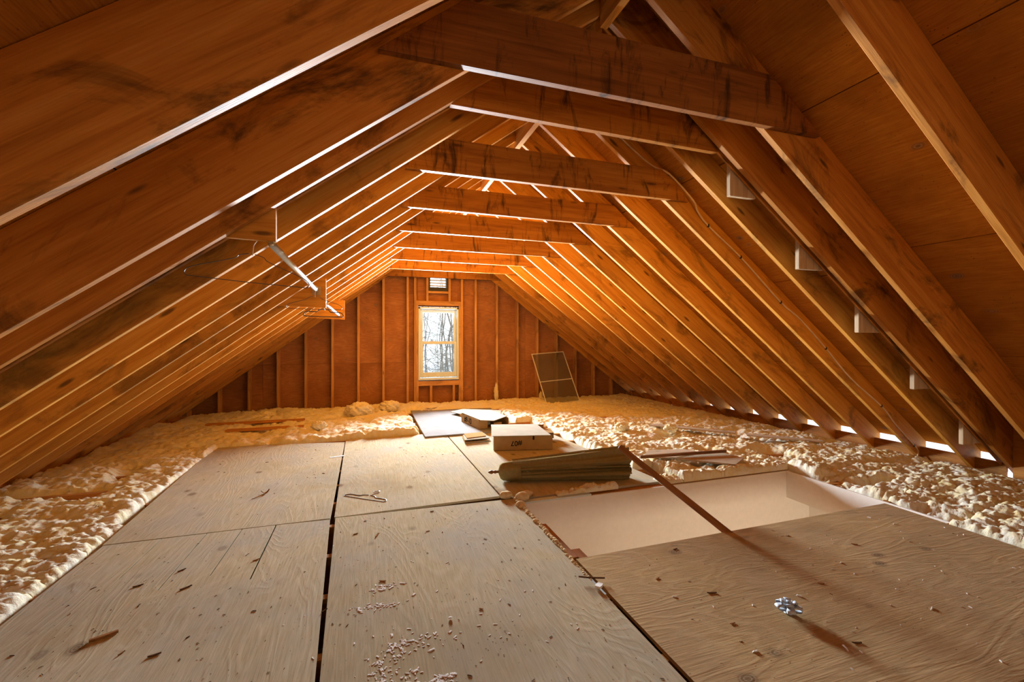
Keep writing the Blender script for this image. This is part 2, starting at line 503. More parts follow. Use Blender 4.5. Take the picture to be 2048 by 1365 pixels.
for k, h, l in (('E', 0.222, 0.235), ('G', 0.195, 0.27), ('I', 0.212, 0.285), ('K', 0.185, 0.30), ('M', 0.19, 0.31), ('O', 0.185, 0.32), ('Q', 0.185, 0.33)):
    collar(RY[k] - 0.040, 2.243, h, l, 2.47 if k != 'E' else 2.41, M['collar'])

# sheathing panels: rows of sheets laid across the rafters, thin joints between
def sheath(y0, y1, off_perp, joints_y, tag_seed):
    rnd = random.Random(tag_seed)
    rows = [0.0, 1.19, 2.41, 3.63, 4.94]
    for s in (-1, 1):
        for r in range(len(rows) - 1):
            a, b = rows[r] + 0.003, rows[r + 1] - 0.003
            if r == 0: a = -0.26 if off_perp > 0.2 else -0.14
            if r == len(rows) - 1 - 1: b = 4.935
            if a >= b: continue
            shift = 1.22 if r % 2 else 0.0
            js = [y0] + [j for j in np.arange(y0 + 0.8 + shift, y1 - 0.3, 2.44)] + [y1]
            for j0, j1 in zip(js[:-1], js[1:]):
                v = boxv(-(b - a) / 2, (b - a) / 2, -(j1 - j0) / 2 + 0.002, (j1 - j0) / 2 - 0.002, 0, 0.013)
                c = (a + b) / 2; yc = (j0 + j1) / 2
                Mx = Matrix(((s * CS, 0, s * SN, XR + s * CS * c + s * SN * off_perp), (0, s, 0, yc),
                             (-SN, 0, CS, ZB - SN * c + CS * off_perp), (0, 0, 0, 1)))
                world_child(obj('sheathing_panel', meshdata('sheathing_panel', v, BOXF), M['sheathing'], ceiling, Mx))
sheath(-2.35, 2.30, 0.337, None, 1)
sheath(2.30, 8.02, 0.186, None, 2)
# outer roof skin keeps daylight out of the joints
for s in (-1, 1):
    for (y0, y1, op, nm) in ((-2.4, 2.31, 0.37, 'roof_skin'), (2.29, 8.1, 0.215, 'roof_skin')):
        v = boxv(-0.3, 4.945, -(y1 - y0) / 2, (y1 - y0) / 2, 0, 0.012)
        Mx = Matrix(((s * CS, 0, s * SN, XR + s * SN * op), (0, s, 0, (y0 + y1) / 2), (-SN, 0, CS, ZB + CS * op), (0, 0, 0, 1)))
        world_child(obj(nm, meshdata(nm, v, BOXF), M['dark'], ceiling, Mx))
    # riser closing the step between the two skins
    v = boxv(-0.3, 4.945, -0.01, 0.01, 0.18, 0.40)
    Mx = Matrix(((s * CS, 0, s * SN, XR), (0, s, 0, 2.315), (-SN, 0, CS, ZB), (0, 0, 0, 1)))
    world_child(obj('roof_step', meshdata('roof_step', v, BOXF), M['sheathing'], ceiling, Mx))

# spacer blocks in the doubled rafter on the right
for (x, zb, w, h) in ((2.284, 2.112, 0.22, 0.30), (2.897, 1.658, 0.24, 0.30), (3.497, 1.211, 0.26, 0.30), (4.125, 0.762, 0.27, 0.30), (4.746, 0.275, 0.30, 0.32)):
    o = box('spacer_block', x, x + w, 2.303, 2.336, zb, zb + h, M['block'], ceiling, bev=0.003, axis='z')
    # trim the outer upper corner under the roof
    world_child(o)

# ------------------------------------------------------------------ eaves
for s in (-1, 1):
    xo = XR + s * 3.965
    nm = 'wall_right' if s > 0 else 'wall_left'
    w = tag(empty(nm, (xo, 2.8, -0.3)), kind='structure')
    # wall plate under the rafters
    for (z0, z1) in ((-0.34, -0.10),):
        world_child(box('wall_plate', xo - 0.06, xo + 0.08, -2.3, 7.95, z0, z1, M['joist'], w, axis='y'))
    ys = sorted(list(RY.values()) + [y for y, _ in near_list])
    for a, b in zip(ys[:-1], ys[1:]):
        if b - a < 0.12: continue
        world_child(box('eave_blocking', xo - 0.012, xo + 0.012, a + 0.04, b - 0.002, -0.10, 0.09 if a > 2.2 else 0.40, M['joist'], w, axis='y'))

# ------------------------------------------------------------------ end wall with the window
wall_back = tag(empty('wall_back', (XR, WALL_Y, 0)), kind='structure')
YS = WALL_Y + 0.089
def wall_panel(x0, x1, z0, z1, y=YS, par=wall_back, mat=None, nm='plywood_panel'):
    poly = [(x0 + .0015, z0 + .0015), (x1 - .0015, z0 + .0015), (x1 - .0015, z1 - .0015), (x0 + .0015, z1 - .0015)]
    poly = clip_poly(poly, SL, 1, ZB + 0.25 + SL * XR)
    poly = clip_poly(poly, -SL, 1, ZB + 0.25 - SL * XR)
    if len(poly) < 3: return
    cx = sum(p[0] for p in poly) / len(poly); cz = sum(p[1] for p in poly) / len(poly)
    poly = [(p[0] - cx, p[1] - cz) for p in poly]
    o = prism(nm, poly, 0, 0.013, mat or M['wallply'], par, Matrix.Translation((cx, y, cz)))
    # grain runs along world x, the panel is upright: put the local Z/Y noise plane upright
    world_child(o)
WX0, WX1, WZ0, WZ1 = 0.868, 1.594, 0.415, 1.735
VX0, VX1, VZ0, VZ1 = 1.052, 1.402, 2.01, 2.40
for (z0, z1) in ((-0.34, 0.742), (0.742, 1.962), (1.962, 3.3)):
    for (x0, x1) in ((-2.8, -1.574), (-1.574, WX0), (WX1, 2.905), (2.905, 5.4)):
        wall_panel(x0, x1, z0, z1)
wall_panel(WX0, WX1, -0.34, WZ0)
wall_panel(WX0, WX1, WZ1, VZ0)
wall_panel(WX0, VX0, VZ0, 3.3); wall_panel(VX1, WX1, VZ0, 3.3); wall_panel(VX0, VX1, VZ1, 3.3)

for (x0, x1, z0, z1) in ((-2.8, WX0, -0.34, 3.3), (WX1, 5.4, -0.34, 3.3), (WX0, WX1, -0.34, WZ0), (WX0, WX1, WZ1, VZ0), (WX0, VX0, VZ0, 3.3), (VX1, WX1, VZ0, 3.3), (VX0, VX1, VZ1, 3.3)):
    wall_panel(x0 - .0015, x1 + .0015, z0 - .0015, z1 + .0015, y=YS + 0.0135, mat=M['dark'], nm='light_seal')  # added unseen skin, stops daylight leaking through the panel joints
def stud(x0, z0, z1=None, x1=None, y0=WALL_Y, y1=YS - 0.001, name='stud'):
    x1 = x1 if x1 is not None else x0 + 0.038
    za = z1 if z1 is not None else zplane(x0) - 0.002
    zb_ = z1 if z1 is not None else zplane(x1) - 0.002
    if min(za, zb_) <= z0 + .02: return
    # local X up the stud
    v = [(z0, -x0, y0), (z0, -x1, y0), (zb_, -x1, y0), (za, -x0, y0), (z0, -x0, y1), (z0, -x1, y1), (zb_, -x1, y1), (za, -x0, y1)]
    cx, cy, cz = (x0 + x1) / 2, (y0 + y1) / 2, z0
    v = [(a - cz, b + cx, c - cy) for a, b, c in v]
    R = Matrix(((0, -1, 0, cx), (0, 0, 1, cy), (1, 0, 0, cz), (0, 0, 0, 1)))
    f = [(0, 1, 2, 3), (7, 6, 5, 4), (0, 4, 5, 1), (1, 5, 6, 2), (2, 6, 7, 3), (3, 7, 4, 0)]
    world_child(obj(name, meshdata(name, v, f), M['stud'], wall_back, R))
X0S = -2.1749
for i in range(-1, 19):
    if i in (8, 9): continue
    stud(X0S + 0.4064 * i, -0.25)
for x in (0.797, 0.836):
    stud(x, -0.25, z1=1.75 if x > 0.8 else None)
for x in (1.594, 1.633):
    stud(x, -0.25, z1=1.75 if x < 1.62 else None)
for i in (8, 9):
    stud(X0S + 0.4064 * i, -0.25, z1=0.325)
stud(1.010, 1.832); stud(1.405, 1.832)
def wbar(name, x0, x1, z0, z1, y0=WALL_Y + 0.001, y1=YS - 0.001):
    world_child(box(name, x0, x1, y0, y1, z0, z1, M['stud'], wall_back))
wbar('window_header', 0.836, 1.632, 1.752, 1.832)
wbar('window_sill_plate', 0.836, 1.632, 0.326, 0.41)
wbar('vent_sill', 1.049, 1.404, 1.972, 2.009)
world_child(box('bottom_plate', -2.7, 5.3, WALL_Y, YS, -0.30, -0.25, M['stud'], wall_back))

# window_1: double hung, white
win = tag(empty('window_1', (1.231, WALL_Y, WZ0)), kind='structure')
def wb(name, x0, x1, y0, y1, z0, z1, mat=None, par=None, bev=0.003):
    o = box(name, x0, x1, y0, y1, z0, z1, mat or M['paint'], None, bev)
    p = par or win
    Mw = o.matrix_basis.copy()
    o.parent = p
    base = p.matrix_basis.copy() if p.parent is None else p.parent.matrix_basis @ p.matrix_basis
    o.matrix_basis = base.inverted() @ Mw
    return o
yj0, yj1 = WALL_Y - 0.012, WALL_Y + 0.10
wb('jamb', 0.872, 0.905, yj0, yj1, 0.452, 1.722); wb('jamb', 1.557, 1.590, yj0, yj1, 0.452, 1.722)
wb('head_jamb', 0.872, 1.590, yj0, yj1, 1.690, 1.722)
wb('window_sill', 0.872, 1.590, yj0 - 0.004, yj1 + 0.03, 0.428, 0.462)
def sash(z0, z1, y0, rail_b, rail_t, st=0.047):
    x0, x1 = 0.907, 1.555
    s_ = wb('sash', x0, x0 + st, y0, y0 + 0.032, z0, z1)
    for (n, a, b, c, d) in (('sash_stile', x1 - st, x1, z0, z1), ('sash_rail', x0 + st, x1 - st, z0, z0 + rail_b), ('sash_rail', x0 + st, x1 - st, z1 - rail_t, z1)):
        wb(n, a, b, y0, y0 + 0.032, c, d, par=s_)
    wb('pane', x0 + st, x1 - st, y0 + 0.013, y0 + 0.017, z0 + rail_b, z1 - rail_t, M['glass'], par=s_, bev=0)
sash(0.478, 1.108, WALL_Y + 0.005, 0.085, 0.045)     # lower sash, nearer, held open a crack
sash(1.070, 1.688, WALL_Y + 0.045, 0.045, 0.062)
wb('sash_lock', 1.085, 1.140, WALL_Y + 0.002, WALL_Y + 0.03, 1.1085, 1.125, M['steel'])

# gable vent
vent = tag(empty('gable_vent', (1.227, YS, 2.01)), 'small louvred gable vent high above the window', 'vent')
def vb(name, x0, x1, y0, y1, z0, z1, mat, rotx=0):
    o = box(name, x0, x1, y0, y1, z0, z1, mat, None)
    Mw = o.matrix_basis @ Matrix.Rotation(rotx, 4, 'X')
    o.parent = vent; o.matrix_basis = vent.matrix_basis.inverted() @ Mw
    return o
vb('frame', VX0, VX0 + .03, WALL_Y + .02, YS + .03, VZ0, VZ1, M['dark']); vb('frame', VX1 - .03, VX1, WALL_Y + .02, YS + .03, VZ0, VZ1, M['dark'])
vb('frame', VX0 + .03, VX1 - .03, WALL_Y + .02, YS + .03, VZ0, VZ0 + .07, M['dark'])
for i in range(6):
    z = VZ0 + 0.105 + 0.05 * i
    vb('louvre', VX0 + .03, VX1 - .03, YS + 0.0, YS + 0.045, z - 0.007, z + 0.007, M['vent'], rotx=math.radians(-4))

# rear gable behind the camera, with an opening added for the rear fill
wall_front = tag(empty('wall_front', (XR, -2.3, 0)), kind='structure')
for (x0, x1, z0, z1) in ((-2.8, 0.7, -0.34, 3.4), (1.87, 5.4, -0.34, 3.4), (0.7, 1.87, -0.34, 0.7), (0.7, 1.87, 2.0, 3.4)):
    wall_panel(x0, x1, z0, z1, y=-2.33, par=wall_front)

# ------------------------------------------------------------------ floor: joists, deck sheets, ceiling board below
floor = tag(empty('floor', (0.9, 3.0, -0.02)), kind='structure')
HX0, HX1, HY0, HY1 = 1.06, 3.56, 2.10, 2.955
def fl(o): return world_child(o)
JOISTS = [-1.9 + 0.4064 * i for i in range(0, 25)]
for y in JOISTS:
    spans = [(-2.66, 5.22)]
    if HY0 - 0.05 < y + 0.019 < HY1 + 0.02:
        spans = [(-2.66, HX0 - 0.05), (HX1 + 0.03, 5.22)]
    for a, b in spans:
        fl(box('joist', a, b, y, y + 0.038, -0.238, -0.018, M['joist'], floor))
for (a, b, c, d) in ((-2.7, HX0 - 0.05, -2.3, 7.95), (HX1 + 0.01, 5.3, -2.3, 7.95), (HX0 - 0.05, HX1 + 0.01, -2.3, HY0 - 0.35), (HX0 - 0.05, HX1 + 0.01, HY1 + 0.016, 7.95)):
    fl(box('ceiling_board', a, b, c, d, -0.254, -0.240, M['drywall'], floor))

def sheet(poly, z1, mat, th=0.016):
    o = slab('plywood_sheet', poly, z1 - th, z1, mat, floor)
    fl(o); return o
# left back, centre back
sheet([(-1.413, 3.084), (-0.222, 3.078), (-0.229, 5.285), (-1.535, 5.50)], 0.0, M['floorply'])
sheet([(-0.197, 3.085), (0.938, 3.118), (0.914, 5.42), (-0.222, 5.40)], 0.0, M['floorply'])
# left front with saw kerfs running in from its back edge
def kerf(x, y1, w=0.006, dx=0.0): return [(x - w / 2, 3.07), (x - w / 2 + dx, y1), (x + w / 2 + dx, y1), (x + w / 2, 3.07)]
pl = [(-1.42, 0.85), (-1.405, 3.07)]
for (x, y1, dx) in ((-1.13, 2.62, -0.01), (-0.905, 2.45, -0.012), (-0.72, 2.52, -0.01), (-0.535, 2.42, 0.0)):
    pl += kerf(x, y1, 0.006 if x < -0.6 else 0.009, dx)
pl += [(-0.222, 3.055), (-0.137, 0.85)]
sheet(pl, 0.0, M['floorply'])
# centre front
sheet([(-0.190, 3.073), (1.026, 3.033), (1.036, 0.60), (-0.122, 0.60)], 0.0, M['floorply'])
# hatch sheet, right front
sheet([(1.052, 2.098), (3.478, 2.118), (3.44, 0.88), (1.058, 0.87)], 0.002, M['floorply_x'])
# right back
sheet([(0.952, 3.14), (0.928, 5.42), (2.12, 5.40), (2.21, 4.3), (2.30, 3.03), (1.05, 3.03)], -0.002, M['floorply'])
# behind / under the camera
sheet([(-1.42, 0.84), (-0.20, 0.84), (-0.16, -2.2), (-1.42, -2.2)], 0.0, M['floorply'])
sheet([(-0.12, 0.59), (1.04, 0.59), (1.05, -2.2), (-0.12, -2.2)], 0.0, M['floorply'])
sheet([(1.06, 0.86), (3.44, 0.86), (3.44, -2.2), (1.06, -2.2)], 0.0, M['floorply_x'])

# ------------------------------------------------------------------ the hatch and the room under it
def structure(o, x=0): tag(o, kind='structure'); return o
structure(box('wall_shaft_back', HX0 - 0.06, HX1 + 0.4, HY1, HY1 + 0.014, -2.7, -0.018, M['drywall']))
structure(box('wall_shaft_right', HX1, HX1 + 0.012, HY0 - 0.33, HY1 - 0.001, -0.252, -0.016, M['drywall']))
structure(box('wall_stair_right', HX1 + 0.28, HX1 + 0.30, -1.5, HY1 - 0.001, -2.7, -0.255, M['drywall']))
structure(box('wall_stair_left', HX0 - 0.06, HX0 - 0.045, -1.5, HY1 - 0.001, -2.7, -0.255, M['drywall']))
structure(box('wall_shaft_left', HX0 - 0.048, HX0 - 0.034, HY0 - 0.34, HY1 - 0.001, -0.2395, -0.10, M['drywall']))
structure(box('wall_stair_front', HX0 - 0.06, HX1 + 0.30, -1.52, -1.50, -2.7, -0.255, M['drywall']))
structure(box('floor_stair', HX0 - 0.06, HX1 + 0.30, -1.52, HY1 + 0.014, -2.72, -2.70, M['joist']))
# rim lumber round the opening
hatch = tag(empty('trim_hatch', (HX0, HY1, -0.1)), kind='structure')
def hb(name, *a, **k):
    o = box(name, *a, **k); Mw = o.matrix_basis.copy(); o.parent = hatch; o.matrix_basis = hatch.matrix_basis.inverted() @ Mw; return o
hb('rim_joist', HX0 - 0.06, HX1 + 0.05, HY1 + 0.016, HY1 + 0.054, -0.238, -0.019, M['joist'])
hb('rim_joist', HX0 - 0.06, HX1 + 0.05, HY0 - 0.40, HY0 - 0.36, -0.238, -0.019, M['joist'])
hb('rim_cap', HX0 + 0.0, HX0 + 0.55, HY1 - 0.001, HY1 + 0.05, -0.018, -0.0175 + 0.012, M['paint'])
hb('edge_board', HX0 - 0.030, HX0 + 0.105, HY0 + 0.20, HY0 + 0.68, -0.145, -0.100, M['joist'], axis='y')
hb('edge_board', HX0 + 0.110, HX0 + 0.165, HY0 - 0.15, HY0 + 0.30, -0.150, -0.105, M['joist'], axis='y')
hb('edge_cap', HX0 - 0.030, HX0 + 0.108, HY0 - 0.15, HY0 + 0.198, -0.150, -0.120, M['paint'])

# ------------------------------------------------------------------ outdoors
ground = structure(slab('ground', [(-40, 9), (45, 9), (45, 70), (-40, 70)], -3.2, -3.0, M['snow']))
def tree(x, y, h, r, seed, label):
    rn = random.Random(seed); V, F = [], []
    def add(pts, rad, sides):
        v, f = tube_vf(pts, rad, sides, cap=False); b = len(V)
        V.extend(v); F.extend([tuple(i + b for i in q) for q in f])
    def branch(p, d, L, rad, lev):
        n = 4; pts = [p]; q = p.copy(); dd = d.copy()
        for i in range(n):
            dd = (dd + Vector((rn.uniform(-.18, .18), rn.uniform(-.18, .18), rn.uniform(-.08, .14)))).normalized()
            q = q + dd * (L / n); pts.append(q.copy())
        add(pts, [rad * (1 - 0.8 * i / n) for i in range(n + 1)], 5 if lev < 2 else 3)
        if lev < 3:
            for i in range(rn.randint(3, 5) if lev else 0):
                t = rn.uniform(.25, .95); k = min(int(t * n), n - 1)
                pp = pts[k].lerp(pts[k + 1], t * n - k)
                nd = (dd + Vector((rn.uniform(-1, 1), rn.uniform(-1, 1), rn.uniform(-.5, .7)))).normalized()
                branch(pp, nd, L * rn.uniform(.35, .6), rad * .5, lev + 1)
    base = Vector((0, 0, 0)); n = 9; pts = []; q = base.copy()
    for i in range(n + 1):
        pts.append(Vector((rn.uniform(-.05, .05) * i * .6, rn.uniform(-.05, .05) * i * .6, h * i / n)))
    add(pts, [r * (1 - .75 * i / n) for i in range(n + 1)], 7)
    for i in range(int(h * 3.2)):
        t = rn.uniform(.12, .97); k = min(int(t * n), n - 1)
        a = rn.uniform(0, 6.283)
        branch(pts[k].lerp(pts[k + 1], t * n - k), Vector((math.cos(a), math.sin(a), rn.uniform(-.1, .8))).normalized(), h * .2 * (1.15 - t), r * .35 * (1.1 - t), 1)
    o = obj('bare_tree', meshdata('bare_tree', V, F), M['bark'])
    o.location = (x, y, -3.0)
    tag(o, label, 'tree', 'bare trees outside the window')
tl = 'bare winter tree in the snow outside the gable window'
_tr = random.Random(77)
tree_spots = [(1.75 + .00 + (yy_ - 12) * .155 + _tr.uniform(-.55, .95) * yy_ / 14, yy_, _tr.uniform(6.5, 10), _tr.uniform(.022, .055)) for yy_ in np.linspace(12.5, 32, 20)]
for i, (x, y, h, r) in enumerate(tree_spots):
    tree(x, y, h, r, 100 + i, tl)

# ================================================================== THINGS
# ------------------------------------------------------------------ insulation batts
def batt(x0, x1, y0, y1, zb, zt, res, label, group, seed=5, slope=None, amp=1.0, left_edge=0.05):
    nx = max(4, int((x1 - x0) / res)); ny = max(4, int((y1 - y0) / res))
    X, Y = np.meshgrid(np.linspace(x0, x1, nx + 1), np.linspace(y0, y1, ny + 1), indexing='ij')
    wob = (vnoise(X / .35, Y / .35, seed + 40) - .5) * .05
    big = vnoise(X / .42, Y / .42, seed) * .6 + vnoise(X / .19, Y / .19, seed + 1) * .4
    wx = X + (vnoise(X / .09, Y / .09, seed + 8) - .5) * .06; wy = Y + (vnoise(X / .09, Y / .09, seed + 9) - .5) * .06
    p1 = puff(wx, wy, .13, seed + 2); p2 = puff(wx, wy, .055, seed + 3); p3 = puff(wx, wy, .026, seed + 4)
    fz = vnoise(X / .012, Y / .012, seed + 6)
    Z = zt + amp * ((big - .5) * .085 + (p1 - .72) * .040 + (p2 - .72) * .027 + (p3 - .72) * .018 + (fz - .5) * .012 + (vnoise(X / .03, Y / .03, seed + 7) - .5) * .016)
    # torn hollows
    hol = np.clip(vnoise(X / .33, Y / .22, seed + 20) - .76, 0, 1) * .34
    Z -= hol * amp
    # rounded long edges
    ex = np.minimum(np.minimum(X - x0, x1 - X) / left_edge, 1); ey = np.minimum(np.minimum(Y - y0, y1 - Y) / .045, 1)
    ed = np.sqrt(np.clip(1 - (1 - ex) ** 2, 0, 1)) * np.sqrt(np.clip(1 - (1 - ey) ** 2 * .28, 0, 1))
    Z = zb + (Z - zb) * (0.62 + 0.38 * ed)
    if slope is not None: Z = np.minimum(Z, slope(X))
    rs = np.random.RandomState(seed)
    XX = X + (rs.rand(*X.shape) - .5) * res * .7; YY = Y + (rs.rand(*X.shape) - .5) * res * .7
    XX[0] = X[0]; XX[-1] = X[-1]; YY[:, 0] = Y[:, 0]; YY[:, -1] = Y[:, -1]
    V = np.stack([XX, YY, Z], -1).reshape(-1, 3)
    idx = np.arange((nx + 1) * (ny + 1)).reshape(nx + 1, ny + 1)
    quads = np.stack([idx[:-1, :-1], idx[1:, :-1], idx[1:, 1:], idx[:-1, 1:]], -1).reshape(-1, 4)
    # skirt
    ring = np.concatenate([idx[:, 0], idx[-1, 1:], idx[-2::-1, -1], idx[0, -2:0:-1]])
    sk = V[ring].copy(); sk[:, 2] = zb
    cx, cy = (x0 + x1) / 2, (y0 + y1) / 2
    b = len(V); V = np.concatenate([V, sk])
    m = len(ring); nxt = np.roll(np.arange(m), -1)
    side = np.stack([ring, b + np.arange(m), b + nxt, ring[nxt]], -1)
    Q = np.concatenate([quads, side])
    V = V - np.array([cx, cy, zb])
    me = bpy.data.meshes.new('insulation_batt')
    me.vertices.add(len(V)); me.vertices.foreach_set('co', V.astype(np.float32).ravel())
    me.loops.add(Q.size); me.loops.foreach_set('vertex_index', Q.astype(np.int32).ravel())
    me.polygons.add(len(Q)); me.polygons.foreach_set('loop_start', np.arange(0, Q.size, 4, dtype=np.int32))
    me.polygons.foreach_set('use_smooth', np.ones(len(Q), dtype=bool))
    me.update(calc_edges=True); me.validate()
    o = obj('insulation_batt', me, M['wool'])
    o.location = (cx, cy, zb)
    if label: tag(o, olab(label), 'insulation', group)
    return o
def eave_left(X):
    return np.maximum(ZB - SL * np.abs(X - XR) + 0.10, -0.16)
def eave_slope(X):
    d = np.abs(X - XR)
    return np.maximum(np.minimum(ZB - SL * d + 0.16, 0.16 - 0.40 * np.clip(d - 3.40, 0, 1)), -0.16)
ORD = ['nearest', 'second nearest', 'third nearest', 'fourth nearest', 'fifth nearest', 'sixth nearest', 'seventh nearest', 'eighth nearest', 'ninth nearest', 'tenth nearest', 'eleventh nearest', 'twelfth nearest', 'thirteenth nearest', 'fourteenth nearest', 'fifteenth nearest']
CNT = {}
def olab(s):
    k = CNT.get(s, 0); CNT[s] = k + 1
    return s + ', ' + ORD[k] + ' to the camera'
GL = 'insulation batts left of the plywood deck'; GR = 'insulation batts right of the hatch'; GB = 'insulation batts before the end wall'; GM = 'insulation batts behind the hatch'
LL = 'yellow insulation batt left of the plywood deck'
LR = 'yellow insulation batt right of the hatch'
LBL = 'yellow insulation batt left of the grey board'
LBR = 'yellow insulation batt right of the grey board'
LB = 'yellow insulation batt at the foot of the end wall'
LM = 'yellow insulation batt behind the hatch'
for i, y in enumerate(JOISTS):
    a, b = y + 0.0195, y + 0.4064 + 0.0185
    if b > 7.86: b = 7.86
    if b < 0.2 or a > 7.8: continue
    res = 0.0105 if a < 3.4 else (0.014 if a < 5.2 else 0.018)
    sd = 60 + i * 3
    zt = 0.030
    if b < 5.45:
        batt(-2.66, -1.435 if a < 3.0 else -1.49, a, b, -0.2, zt - 0.012, res, LL, GL, 11, eave_left, 1.0)
        if b < 3.0 and a > 0.4:
            batt(3.50 if b < 2.1 else 3.605, 5.20, a, b, -0.2, zt + 0.015, res, LR, GR, 12, eave_slope)
        elif a >= 2.9:
            batt(2.46 if b < 3.45 else 2.28, 5.20, a, b, -0.2, zt, res, LM, GM, 13, eave_slope)
    elif a < 7.0:
        batt(-2.66, 0.63, a, b, -0.2, zt + 0.01, res, LBL, GB, 14, eave_left)
        batt(1.98 if a > 5.6 else 2.2, 5.20, a, b, -0.2, zt - 0.01, res, LBR, GB, 15, eave_slope)
    else:
        batt(-2.66, 5.20, a, b, -0.2, zt - 0.01, res, LB, GB, 16, eave_slope)

def lump(name, loc, size, seed, mat, label, cat, group=None, rot=(0, 0, 0), sub=4, rough=.35):
    import bmesh
    bm = bmesh.new(); bmesh.ops.create_icosphere(bm, subdivisions=sub, radius=1)
    co = np.array([v.co for v in bm.verts])
    n = puff(co[:, 0] * 1 + co[:, 2] * .7, co[:, 1] + co[:, 2] * .5, .55, seed) - .6
    n = n + .55 * (puff(co[:, 0] * 1 + co[:, 2] * .6, co[:, 1] - co[:, 2] * .6, .24, seed + 1) - .7) + .3 * (puff(co[:, 0] + co[:, 2] * .5, co[:, 1] + co[:, 2] * .8, .11, seed + 2) - .7)
    n2 = vnoise(co[:, 0] * 9 + co[:, 2] * 3, co[:, 1] * 9 + co[:, 2] * 5, seed) - .5
    for v, a, b in zip(bm.verts, n, n2):
        v.co *= 1 + rough * a + rough * .35 * b
        v.co.x *= size[0]; v.co.y *= size[1]; v.co.z *= size[2]
    me = bpy.data.meshes.new(name); bm.to_mesh(me); bm.free()
    o = obj(name, me, mat, smooth=True); o.location = loc; o.rotation_euler = rot
    tag(o, label, cat, group); return o
# torn insulation rolls on the hatch rim and loose tufts
def strip(x0, x1, y0, y1, zb, zt, seed, label):
    o = batt(x0, x1, y0, y1, zb, zt, .0065, None, None, seed, None, .85, .03)
    o.name = 'insulation_strip'; tag(o, label, 'insulation')
strip(1.345, 1.86, 2.98, 3.025, -.002, .014, 31, 'torn grey-cream insulation strip on the hatch rim below the umbrella')
strip(2.26, 2.47, 2.975, 3.09, -.012, .032, 33, 'short yellow insulation roll on the hatch rim beside the pole')
strip(2.47, 3.60, 2.972, 3.05, -.012, .045, 35, 'long pale insulation roll along the back rim of the hatch')
for i, (x, y, z, s, lb) in enumerate(((3.42, 4.35, .10, .07, 'loose cream insulation tuft on the batts behind the plywood scraps'),
                                 (2.95, 4.65, .09, .08, 'pale insulation tuft on the batts halfway to the leaning screen'),
                                 (-0.55, 5.85, .10, .075, 'yellow insulation tuft beyond the left back plywood sheet'),
                                 (-0.10, 6.9, .10, .16, 'large pale insulation mound left of the grey board'),
                                 (0.35, 7.2, .09, .13, 'rounded insulation mound below the window left of the grey board'),
                                 (-1.95, 2.65, .06, .07, 'ragged yellow insulation tuft low on the left by the deck edge'))):
    lump('insulation_tuft', (x, y, z), (s, s * .8, s * .6), 20 + i, M['wool'], lb, 'insulation', sub=5, rough=.55)
# thin loose strips caught on the end wall
for i, (x, y, z0, hh, lb) in enumerate(((2.29, 7.84, 0.02, .26, 'wisp of orange insulation clinging to the end wall left of the screen'), (3.18, 7.83, 0.0, .12, 'small insulation wisp on the end wall behind the screen'))):
    lump('insulation_wisp', (x, y, z0 + hh / 2), (.028, .02, hh / 2), 40 + i, M['wool'], lb, 'insulation', sub=4, rough=1.1)

# ------------------------------------------------------------------ far boards on the floor
gb = slab('hardboard_sheet', [(0.672, 7.15), (0.655, 5.20), (1.75, 5.24), (1.95, 7.0)], 0.0005, 0.018, M['grey_board'])
tag(gb, 'grey hardboard sheet lying on the deck towards the window', 'board')

def screen(name, w, h, label, matrix, mid=True):
    root = empty(name); root.matrix_basis = matrix
    t = .016
    for nm, a, b, c, d in (('frame', 0, t, 0, h), ('frame', w - t, w, 0, h), ('frame', t, w - t, 0, t), ('frame', t, w - t, h - t, h)):
        obj(nm, meshdata(nm, boxv(a, b, -.005, .005, c, d), BOXF), M['alu'], root)
    if mid: obj('cross_bar', meshdata('bar', boxv(t, w - t, -.004, .004, h * .43, h * .43 + t * .8), BOXF), M['alu'], root)
    obj('insect_mesh', meshdata('mesh', boxv(t, w - t, -.0005, .0005, t, h - t), BOXF), M['mesh'], root)
    tag(root, label, 'screen'); return root
# leaning screen: axes from its corners
def frame_matrix(o, ux, uz):
    ux = Vector(ux).normalized(); uz = Vector(uz); uz = (uz - ux * uz.dot(ux)).normalized(); uy = uz.cross(ux)
    return Matrix(((ux.x, uy.x, uz.x, o[0]), (ux.y, uy.y, uz.y, o[1]), (ux.z, uy.z, uz.z, o[2]), (0, 0, 0, 1)))
screen('window_screen', 0.665, 1.07, 'framed insect screen leaning against the end wall on the right',
       frame_matrix((3.03, 7.2, -0.02), (0.665, 0.0, 0.045), (-0.015, 0.6, 0.905)))
screen('window_screen', 0.29, 0.42, 'small dark framed screen lying flat on the far end of the grey board',
       Matrix.Translation((0.90, 7.12, 0.024)) @ Matrix.Rotation(math.radians(-3), 4, 'Z') @ Matrix.Rotation(math.radians(-90), 4, 'X') @ Matrix.Identity(4), mid=False)

# ------------------------------------------------------------------ cardboard
def carton(name, loc, rotz, w, d, h, label):
    root = empty(name, loc, (0, 0, rotz)); t = .005
    def part(nm, v, mat=M['cardboard'], bev=.002):
        me = meshdata(nm, v, BOXF)
        if bev: bevel_mesh(me, bev)
        return obj(nm, me, mat, root)
    return root, part
def text_part(s, size, root, matrix, name='printed_number', extr=.0006):
    cu = bpy.data.curves.new('txt', 'FONT'); cu.body = s; cu.size = size; cu.extrude = extr
    cu.align_x = 'CENTER'; cu.align_y = 'CENTER'; cu.offset = size * 0.012
    tmp = bpy.data.objects.new('txt', cu); COL.objects.link(tmp)
    dg = bpy.context.evaluated_depsgraph_get()
    me = bpy.data.meshes.new_from_object(tmp.evaluated_get(dg))
    bpy.data.objects.remove(tmp, do_unlink=True)
    me.materials.clear()
    return obj(name, me, M['ink'], root, matrix)

